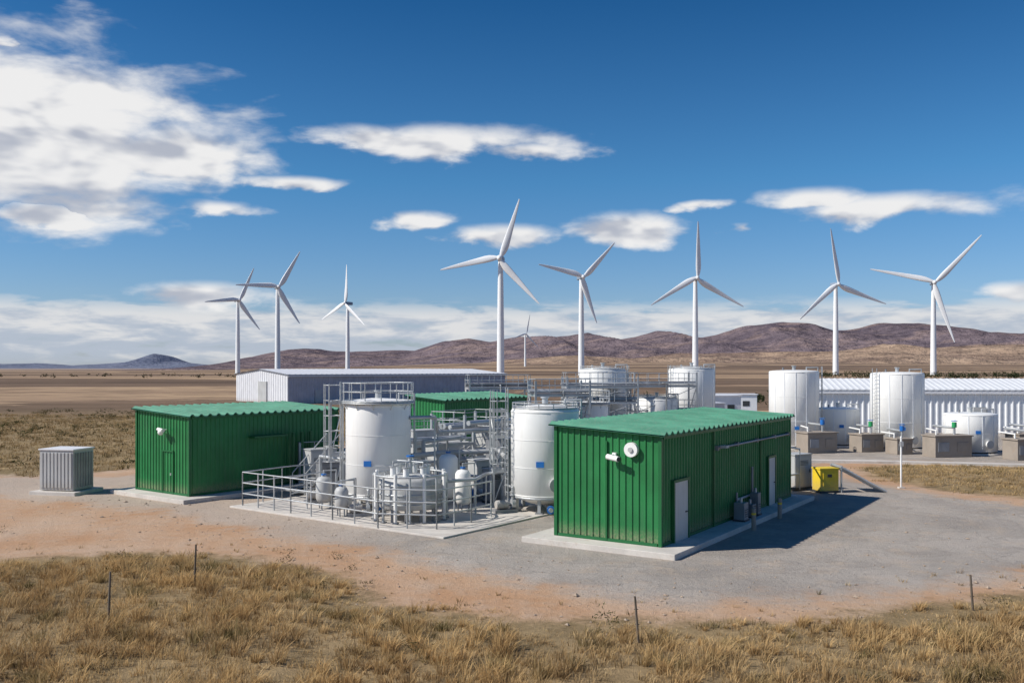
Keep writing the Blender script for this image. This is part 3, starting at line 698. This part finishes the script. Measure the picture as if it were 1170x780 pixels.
for a in[(-7.7,620,80,40,19,-8),(56.5,749,80,38,43,15),(151,757,80,45,0,10),(286,812,80,48,350,12),(365,796,80,53,43,-12),
         (-299,1002,80,38,24,40),(-214,839,80,37,30,26),(-189,1057,80,43,6,-40),(23,1600,57,34,12,35)]:
    turbine(*a)

# ------------------------------------------------------------------ fence posts
def gz(x,y):
    A=np.array([x]);B=np.array([y]); return float(hfield(A,B,sdf(DIRT,A,B))[0])
for (x,y),h,lean in[((-9.3,26.9),1.2,.05),((-10.2,23.2),1.3,.06),((3.0,21.7),1.1,-.1),((12.3,24.5),.95,-.08),((19.5,28),1.1,.05),((-17,27),1.1,.03)]:
    z=gz(x,y); d=MB(); d.cyl((x,y,z-.2),(x+lean,y,z+h),.035,'wood',r1=.026,n=7); d.cyl((x+lean*.7-.05,y,z+h*.72),(x+lean*.7+.05,y,z+h*.72),.01,'dark',n=5)
    d.cyl((x+lean*.4-.05,y,z+h*.4),(x+lean*.4+.05,y,z+h*.4),.01,'dark',n=5); origin(d.obj('fence_post'),(x,y,z))

# ------------------------------------------------------------------ loose stones
V=[];F=[]
octv=np.array([(1,0,0),(0,1,0),(-1,0,0),(0,-1,0),(0,0,1),(0,0,-1)],float); octf=np.array([(0,1,4),(1,2,4),(2,3,4),(3,0,4),(1,0,5),(2,1,5),(3,2,5),(0,3,5)])
N=5200; sx=rng.uniform(-24,26,N); sy=rng.uniform(22,46,N); sd=sdf(DIRT,sx,sy); sg=sdf(GRAVEL,sx,sy)
keep=(sd>-1.2)&(rng.uniform(0,1,N)<np.clip(1.1-np.abs(sg)/5,.18,1))&~((sx>.5)&(sy>31)&(sx<15)&(sy>30+0.9*(sx-5)))
sx,sy=sx[keep],sy[keep]; sz=hfield(sx,sy,sdf(DIRT,sx,sy)); K=len(sx)
rs=np.clip(rng.lognormal(-3.7,.5,K),.012,.11); a=rng.uniform(0,6.28,K)
P_=octv[None]*rng.uniform(.6,1.2,(K,6,1))*rs[:,None,None]*np.array([1.2,1,.6]); ca,sa=np.cos(a)[:,None],np.sin(a)[:,None]
xx=P_[:,:,0]*ca-P_[:,:,1]*sa+sx[:,None]; yy=P_[:,:,0]*sa+P_[:,:,1]*ca+sy[:,None]; zz=P_[:,:,2]+(sz+rs*.25)[:,None]
V=np.stack([xx,yy,zz],2).reshape(-1,3); F=(octf[None]+np.arange(K)[:,None,None]*6).reshape(-1,3)
me=bpy.data.meshes.new('loose_stones'); fastmesh(me,V,F,3,False); me.materials.append(M['stone']); COL.objects.link(bpy.data.objects.new('loose_stones',me))

# ------------------------------------------------------------------ grass
def vegmat(name):
    m,t,b=newmat(name); a=t.new('ShaderNodeAttribute'); a.attribute_name='col'
    d1=t.new('ShaderNodeBsdfDiffuse'); t.l.new(a.outputs['Color'],d1.inputs['Color'])
    tr=t.new('ShaderNodeBsdfTranslucent'); t.l.new(a.outputs['Color'],tr.inputs['Color']); mx=t.new('ShaderNodeMixShader'); mx.inputs[0].default_value=.35
    out=t.n['Material Output']; t.l.new(d1.outputs[0],mx.inputs[1]); t.l.new(tr.outputs[0],mx.inputs[2]); t.l.new(mx.outputs[0],out.inputs[0]); t.n.remove(b); return m
VM=vegmat('dry_grass_blades')
def grass(name,cx,cy,cz,hh,nb,spread,width,cols,out=.9):
    T=len(cx); idx=np.repeat(np.arange(T),nb); n=len(idx)
    ang=rng.uniform(0,2*np.pi,n); rad=np.sqrt(rng.uniform(0,1,n))*spread[idx]
    bx=cx[idx]+rad*np.cos(ang); by=cy[idx]+rad*np.sin(ang); bz=cz[idx]-.03
    h=hh[idx]*rng.uniform(.45,1.1,n); la=ang+rng.normal(0,.6,n); lean=h*rng.uniform(.1,out,n)
    lx,ly=np.cos(la)*lean+h*.15,np.sin(la)*lean
    fa=rng.uniform(0,np.pi,n); w=width*rng.uniform(.6,1.4,n); wx,wy=np.cos(fa)*w/2,np.sin(fa)*w/2
    P0=np.stack([bx-wx,by-wy,bz],1);P1=np.stack([bx+wx,by+wy,bz],1)
    mx_,my_,mz=bx+lx*.35,by+ly*.35,bz+h*.62
    P2=np.stack([mx_+wx*.8,my_+wy*.8,mz],1);P3=np.stack([mx_-wx*.8,my_-wy*.8,mz],1); P4=np.stack([bx+lx,by+ly,bz+h],1)
    V=np.stack([P0,P1,P2,P3,P4],1).reshape(-1,3); o=np.arange(n)[:,None]*5
    tris=np.concatenate([o+np.array([[0,1,2]]),o+np.array([[0,2,3]]),o+np.array([[3,2,4]])],1).reshape(-1,3)
    me=bpy.data.meshes.new(name); fastmesh(me,V,tris,3,False)
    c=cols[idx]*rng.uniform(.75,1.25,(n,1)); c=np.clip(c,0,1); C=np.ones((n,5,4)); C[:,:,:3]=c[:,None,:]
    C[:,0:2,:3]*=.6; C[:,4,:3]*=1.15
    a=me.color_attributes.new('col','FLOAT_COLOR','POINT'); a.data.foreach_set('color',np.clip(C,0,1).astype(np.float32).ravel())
    me.materials.append(VM); ob=bpy.data.objects.new(name,me); COL.objects.link(ob); return ob
def scatter(n,x0,x1,y0,y1,edge=.35):
    x=rng.uniform(x0,x1,n); y=rng.uniform(y0,y1,n); sd=sdf(DIRT,x,y)
    nn=np.array([vn(a,b,.5,5)*2.0+vn(a,b,1.6,8)*1.1 for a,b in zip(x,y)])
    k=(-sd+nn)>edge; return x[k],y[k],(-sd+nn)[k]
straw=np.array([.62,.44,.22]); tan=np.array([.44,.30,.15]); olive=np.array([.17,.145,.065]); pale=np.array([.74,.58,.34])
def tcol(x,y,s1=.45):
    a=np.array([vn(p,q,s1,1) for p,q in zip(x,y)]); b=np.array([vn(p,q,1.3,2) for p,q in zip(x,y)]); r=rng.normal(0,.25,len(x))
    k1=np.clip(.5+a*1.3+r,0,1)[:,None]; c=tan*(1-k1)+straw*k1
    k2=np.clip(b*2.0-.3+r*.5,0,1)[:,None]; c=c*(1-k2)+olive*k2
    k3=np.clip(-b*1.6-.3+r*.5,0,.8)[:,None]; return c*(1-k3)+pale*k3,b
x,y,s_=scatter(14500,-24,24,14,34)
z=hfield(x,y,sdf(DIRT,x,y)); c,b_=tcol(x,y)
hgt=np.clip(.19+.12*b_+np.array([vn(p,q,.35,7) for p,q in zip(x,y)])*.2+rng.uniform(-.05,.1,len(x)),.08,.6)*np.clip(s_/1.5,.35,1)
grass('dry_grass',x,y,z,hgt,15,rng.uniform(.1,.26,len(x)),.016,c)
# tussocks
x,y,s_=scatter(2600,-24,24,14,33,.8); k=np.array([vn(p,q,.28,21)+random.gauss(0,.22)>-.12 for p,q in zip(x,y)]); x,y,s_=x[k],y[k],s_[k]
z=hfield(x,y,sdf(DIRT,x,y)); c,b_=tcol(x,y); hh=rng.uniform(.3,.62,len(x))*np.clip(s_/2.5,.5,1)
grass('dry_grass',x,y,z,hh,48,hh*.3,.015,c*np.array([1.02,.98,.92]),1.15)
x,y,s_=scatter(420,-22,24,22,34,-3.2); k=s_<.6; x,y=x[k],y[k]; z=hfield(x,y,sdf(DIRT,x,y)); c,b_=tcol(x,y)
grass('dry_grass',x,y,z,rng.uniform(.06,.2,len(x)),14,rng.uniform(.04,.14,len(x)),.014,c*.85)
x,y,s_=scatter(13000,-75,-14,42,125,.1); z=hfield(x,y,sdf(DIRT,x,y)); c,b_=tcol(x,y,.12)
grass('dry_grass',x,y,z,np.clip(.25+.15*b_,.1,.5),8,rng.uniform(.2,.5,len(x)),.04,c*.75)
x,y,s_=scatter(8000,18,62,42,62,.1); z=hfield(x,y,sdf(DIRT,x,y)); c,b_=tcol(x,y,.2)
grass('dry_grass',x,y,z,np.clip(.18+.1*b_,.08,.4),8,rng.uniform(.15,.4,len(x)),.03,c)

def shrubs(name,items,leaf,dens):
    Vs=[];Cs=[]
    for (x,y,z,r,h,col) in items:
        n=int(dens*r*r/(leaf*leaf)*.35)+20
        nb=random.randint(3,6); lob=[(random.gauss(0,r*.4),random.gauss(0,r*.4),random.uniform(.25,.75)*h,r*random.uniform(.35,.6)) for _ in range(nb)]
        li=rng.integers(0,nb,n); L=np.array(lob)[li]; d=rng.normal(0,1,(n,3)); d/=np.linalg.norm(d,axis=1)[:,None]
        rr=L[:,3:4]*rng.uniform(.55,1.1,(n,1)); p=L[:,:3]+d*rr*np.array([1,1,.75*h/r if r>0 else 1]); p[:,2]=np.abs(p[:,2])*.95
        a=rng.normal(0,1,(n,3));a/=np.linalg.norm(a,axis=1)[:,None]; b2=np.cross(a,rng.normal(0,1,(n,3)));b2/=np.linalg.norm(b2,axis=1)[:,None]
        sz=leaf*rng.uniform(.5,1.3,(n,1)); p=p+np.array([x,y,z])
        Vs.append(np.stack([p-a*sz,p+b2*sz*.5,p+a*sz],1).reshape(-1,3))
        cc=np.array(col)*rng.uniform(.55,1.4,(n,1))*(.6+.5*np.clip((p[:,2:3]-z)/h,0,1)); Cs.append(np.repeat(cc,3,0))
    V=np.concatenate(Vs);C=np.concatenate(Cs);F=np.arange(len(V)).reshape(-1,3)
    me=bpy.data.meshes.new(name); fastmesh(me,V,F,3,False)
    a=me.color_attributes.new('col','FLOAT_COLOR','POINT'); a.data.foreach_set('color',np.clip(np.concatenate([C,np.ones((len(C),1))],1),0,1).astype(np.float32).ravel())
    me.materials.append(VM); o=bpy.data.objects.new(name,me); COL.objects.link(o); return o
items=[]
sc_=[(.11,.10,.045),(.17,.135,.065),(.09,.09,.04),(.23,.175,.095)]
x,y,s_=scatter(1100,-85,-20,50,135,.6)
for p_,q in zip(x,y):
    if vn(p_,q,.05,4)+random.gauss(0,.25)>-.12: r=random.uniform(.3,1.0); items.append((p_,q,0,r,r*.8,random.choice(sc_)))
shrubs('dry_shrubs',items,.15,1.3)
items=[]
x,y,s_=scatter(85,-22,22,15,33,.2)
for p_,q in zip(x,y): r=random.uniform(.18,.42); items.append((p_,q,gz(p_,q),r,r*.85,random.choice(sc_)))
for p_,q,r in[(-8,32.2,.35),(-5.9,31.4,.4),(-13.2,31.4,.4),(-5.2,29.6,.3),(-20.3,36.5,.5),(-12.6,28.5,.5),(-7.5,30.2,.5),(-4.4,27.3,.35)]: items.append((p_,q,gz(p_,q),r,r*.7,random.choice(sc_)))
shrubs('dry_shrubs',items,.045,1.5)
shrubs('green_weeds',[(2.15,22.6,gz(2.15,22.6),.22,.75,(.07,.10,.035)),(2.55,22.9,gz(2.5,22.9),.25,.45,(.06,.09,.03))],.05,4)
items=[]
for i in range(230):
    X_=random.uniform(190,420); Y_=random.uniform(520,640)-(X_-300)*.3; items.append((X_,Y_,0,random.uniform(2.5,5),random.uniform(2.5,5),random.choice([(.04,.055,.025),(.06,.07,.035)])))
for i in range(70):
    items.append((random.uniform(-500,-120),random.uniform(560,760),0,random.uniform(1.5,4),random.uniform(1.5,3),(.06,.06,.035)))
for i in range(50):
    items.append((random.uniform(18,70),random.uniform(135,200),0,random.uniform(.8,1.8),random.uniform(.8,1.8),(.06,.07,.035)))
shrubs('distant_trees',items,.8,1.6)

# ------------------------------------------------------------------ sun + sky
EL=41.0; sv=Vector((-.975,-.22,0)).normalized()*math.cos(math.radians(EL)); sv.z=math.sin(math.radians(EL))
sl=bpy.data.lights.new('sun','SUN'); sl.energy=5.0; sl.angle=math.radians(.5); sl.color=(1,.94,.85)
so=bpy.data.objects.new('sun',sl); COL.objects.link(so); so.rotation_euler=sv.to_track_quat('Z','Y').to_euler()
w=bpy.data.worlds.new("World"); sc.world=w; w.use_nodes=True; t=NT(w.node_tree)
for n in list(t.n): t.n.remove(n)
sky=t.new('ShaderNodeTexSky'); sky.sky_type='NISHITA'; sky.sun_disc=False; sky.sun_elevation=math.radians(EL); sky.sun_rotation=math.atan2(sv.x,sv.y)%(2*math.pi)
sky.altitude=200; sky.air_density=1.0; sky.dust_density=.4; sky.ozone_density=3.0
tc=t.new('ShaderNodeTexCoord').outputs['Generated']; dx_,dy_,dz_=t.sep(tc)
az=t.m('ARCTAN2',dx_,dy_); hv=t.m('SQRT',t.m('ADD',t.m('MULTIPLY',dx_,dx_),t.m('MULTIPLY',dy_,dy_))); el=t.m('DIVIDE',dz_,t.m('MAXIMUM',hv,.01))
nA=t.noise(t.comb(t.m('MULTIPLY',az,10),t.m('MULTIPLY',el,24),0.0),1.0,7,.56,.2)
nB=t.noise(t.comb(t.m('MULTIPLY_ADD',az,10,.16),t.m('MULTIPLY_ADD',el,24,-.3),0.0),1.0,3,.5,.2)
nC=t.noise(t.comb(t.m('MULTIPLY',az,10),t.m('MULTIPLY',el,24),0.0),1.0,3,.5,.2)
nW=t.noise(t.comb(t.m('MULTIPLY',az,18),t.m('MULTIPLY',el,38),3.0),1.0,4,.55)
azw=t.m('ADD',az,t.m('MULTIPLY',t.m('SUBTRACT',nW,.5),.08)); elw=t.m('ADD',el,t.m('MULTIPLY',t.m('SUBTRACT',nA,.5),.03))
def ang(px_,py_): X_=(px_-585)/1050; return math.atan(X_),(420-py_)/1050/math.sqrt(1+X_*X_)
clouds=[(40,165,215,95,1.3),(190,180,125,50,1.15),(335,211,85,11,1.0),(-150,140,250,120,1.3),(250,240,70,13,.9),(50,245,90,18,1),
 (515,166,135,24,1.1),(415,160,70,19,1.0),(600,176,75,17,1),(480,254,38,14,1.05),(580,271,70,16,1.05),(715,263,78,21,1.1),
 (1000,240,115,19,1.05),(920,230,75,16,1.0),(808,236,38,9,.95),(838,266,28,12,.85),(1160,336,45,15,1),
 (225,338,80,17,1.05),(5,50,25,14,.8),(1330,220,200,40,1)]
shape=None
for px_,py_,rx,ry,k in clouds:
    a0,e0=ang(px_,py_); A=rx/1050/(1+((px_-585)/1050)**2); B=ry/1050
    da=t.m('MULTIPLY_ADD',azw,1/A,-a0/A); de=t.m('MULTIPLY_ADD',elw,1/B,-e0/B)
    de2=t.m('MAXIMUM',de,t.m('MULTIPLY',de,-1.35))
    s1=t.m('SUBTRACT',k,t.m('SQRT',t.m('MULTIPLY_ADD',da,da,t.m('MULTIPLY',de2,de2))))
    if shape is None: shape=s1; hgtn=de
    else:
        gt=t.m('GREATER_THAN',s1,shape); hgtn=t.m('MULTIPLY_ADD',gt,t.m('SUBTRACT',de,hgtn),hgtn); shape=t.m('MAXIMUM',s1,shape)
fld_=t.m('ADD',shape,t.m('MULTIPLY',t.m('SUBTRACT',nA,.5),2.2))
dens=t.sstep(fld_,-.1,.7)
cb=t.noise(t.comb(t.m('MULTIPLY',az,13),t.m('MULTIPLY',el,62),7.0),1.0,6,.58,.2)
bandm=t.m('MULTIPLY',t.sstep(el,.080,.05),t.sstep(el,-.02,.02))
bank=t.m('MULTIPLY',t.sstep(t.m('ADD',cb,t.m('MULTIPLY',bandm,.27)),.5,.70),t.m('MULTIPLY',bandm,.95))
lit=t.m('ADD',t.m('MULTIPLY',t.m('SUBTRACT',nC,nB),3.2),t.m('MULTIPLY_ADD',hgtn,.36,.36))
lit=t.m('ADD',lit,t.m('MULTIPLY',t.m('SUBTRACT',nA,.5),.7))
lit=t.sstep(lit,-.25,.6)
ccol=t.mix(lit,(.50,.53,.61),(.96,.95,.94))
bcol=t.mix(t.sstep(t.m('ADD',cb,t.m('MULTIPLY',t.m('SUBTRACT',el,.04),3.0)),.40,.62),(.54,.61,.72),(.88,.88,.89))
cr=t.new('ShaderNodeValToRGB'); t.l.new(t.m('MULTIPLY',el,2.0,clamp=True),cr.inputs[0])
E=cr.color_ramp.elements; E[0].position=0; E[0].color=(.66,.73,.98,1); E[1].position=1; E[1].color=(.15,.42,.70,1)
for p_,c_ in((.12,(.62,.76,1.0)),(.4,(.34,.72,.97)),(.8,(.13,.48,.76))):
    q=E.new(p_); q.color=(*c_,1)
skc=t.mix(1.0,sky.outputs[0],cr.outputs[0],'MULTIPLY')
b1=t.new('ShaderNodeBackground'); t.l.new(skc,b1.inputs[0]); b1.inputs[1].default_value=.105
b2=t.new('ShaderNodeBackground'); t.l.new(ccol,b2.inputs[0]); b2.inputs[1].default_value=.92
b3=t.new('ShaderNodeBackground'); t.l.new(bcol,b3.inputs[0]); b3.inputs[1].default_value=.85
m1=t.new('ShaderNodeMixShader'); t.l.new(bank,m1.inputs[0]); t.l.new(b1.outputs[0],m1.inputs[1]); t.l.new(b3.outputs[0],m1.inputs[2])
m2=t.new('ShaderNodeMixShader'); t.l.new(t.m('MULTIPLY',dens,.96),m2.inputs[0]); t.l.new(m1.outputs[0],m2.inputs[1]); t.l.new(b2.outputs[0],m2.inputs[2])
out=t.new('ShaderNodeOutputWorld'); t.l.new(m2.outputs[0],out.inputs[0])
w.cycles.sampling_method='MANUAL'; w.cycles.sample_map_resolution=512
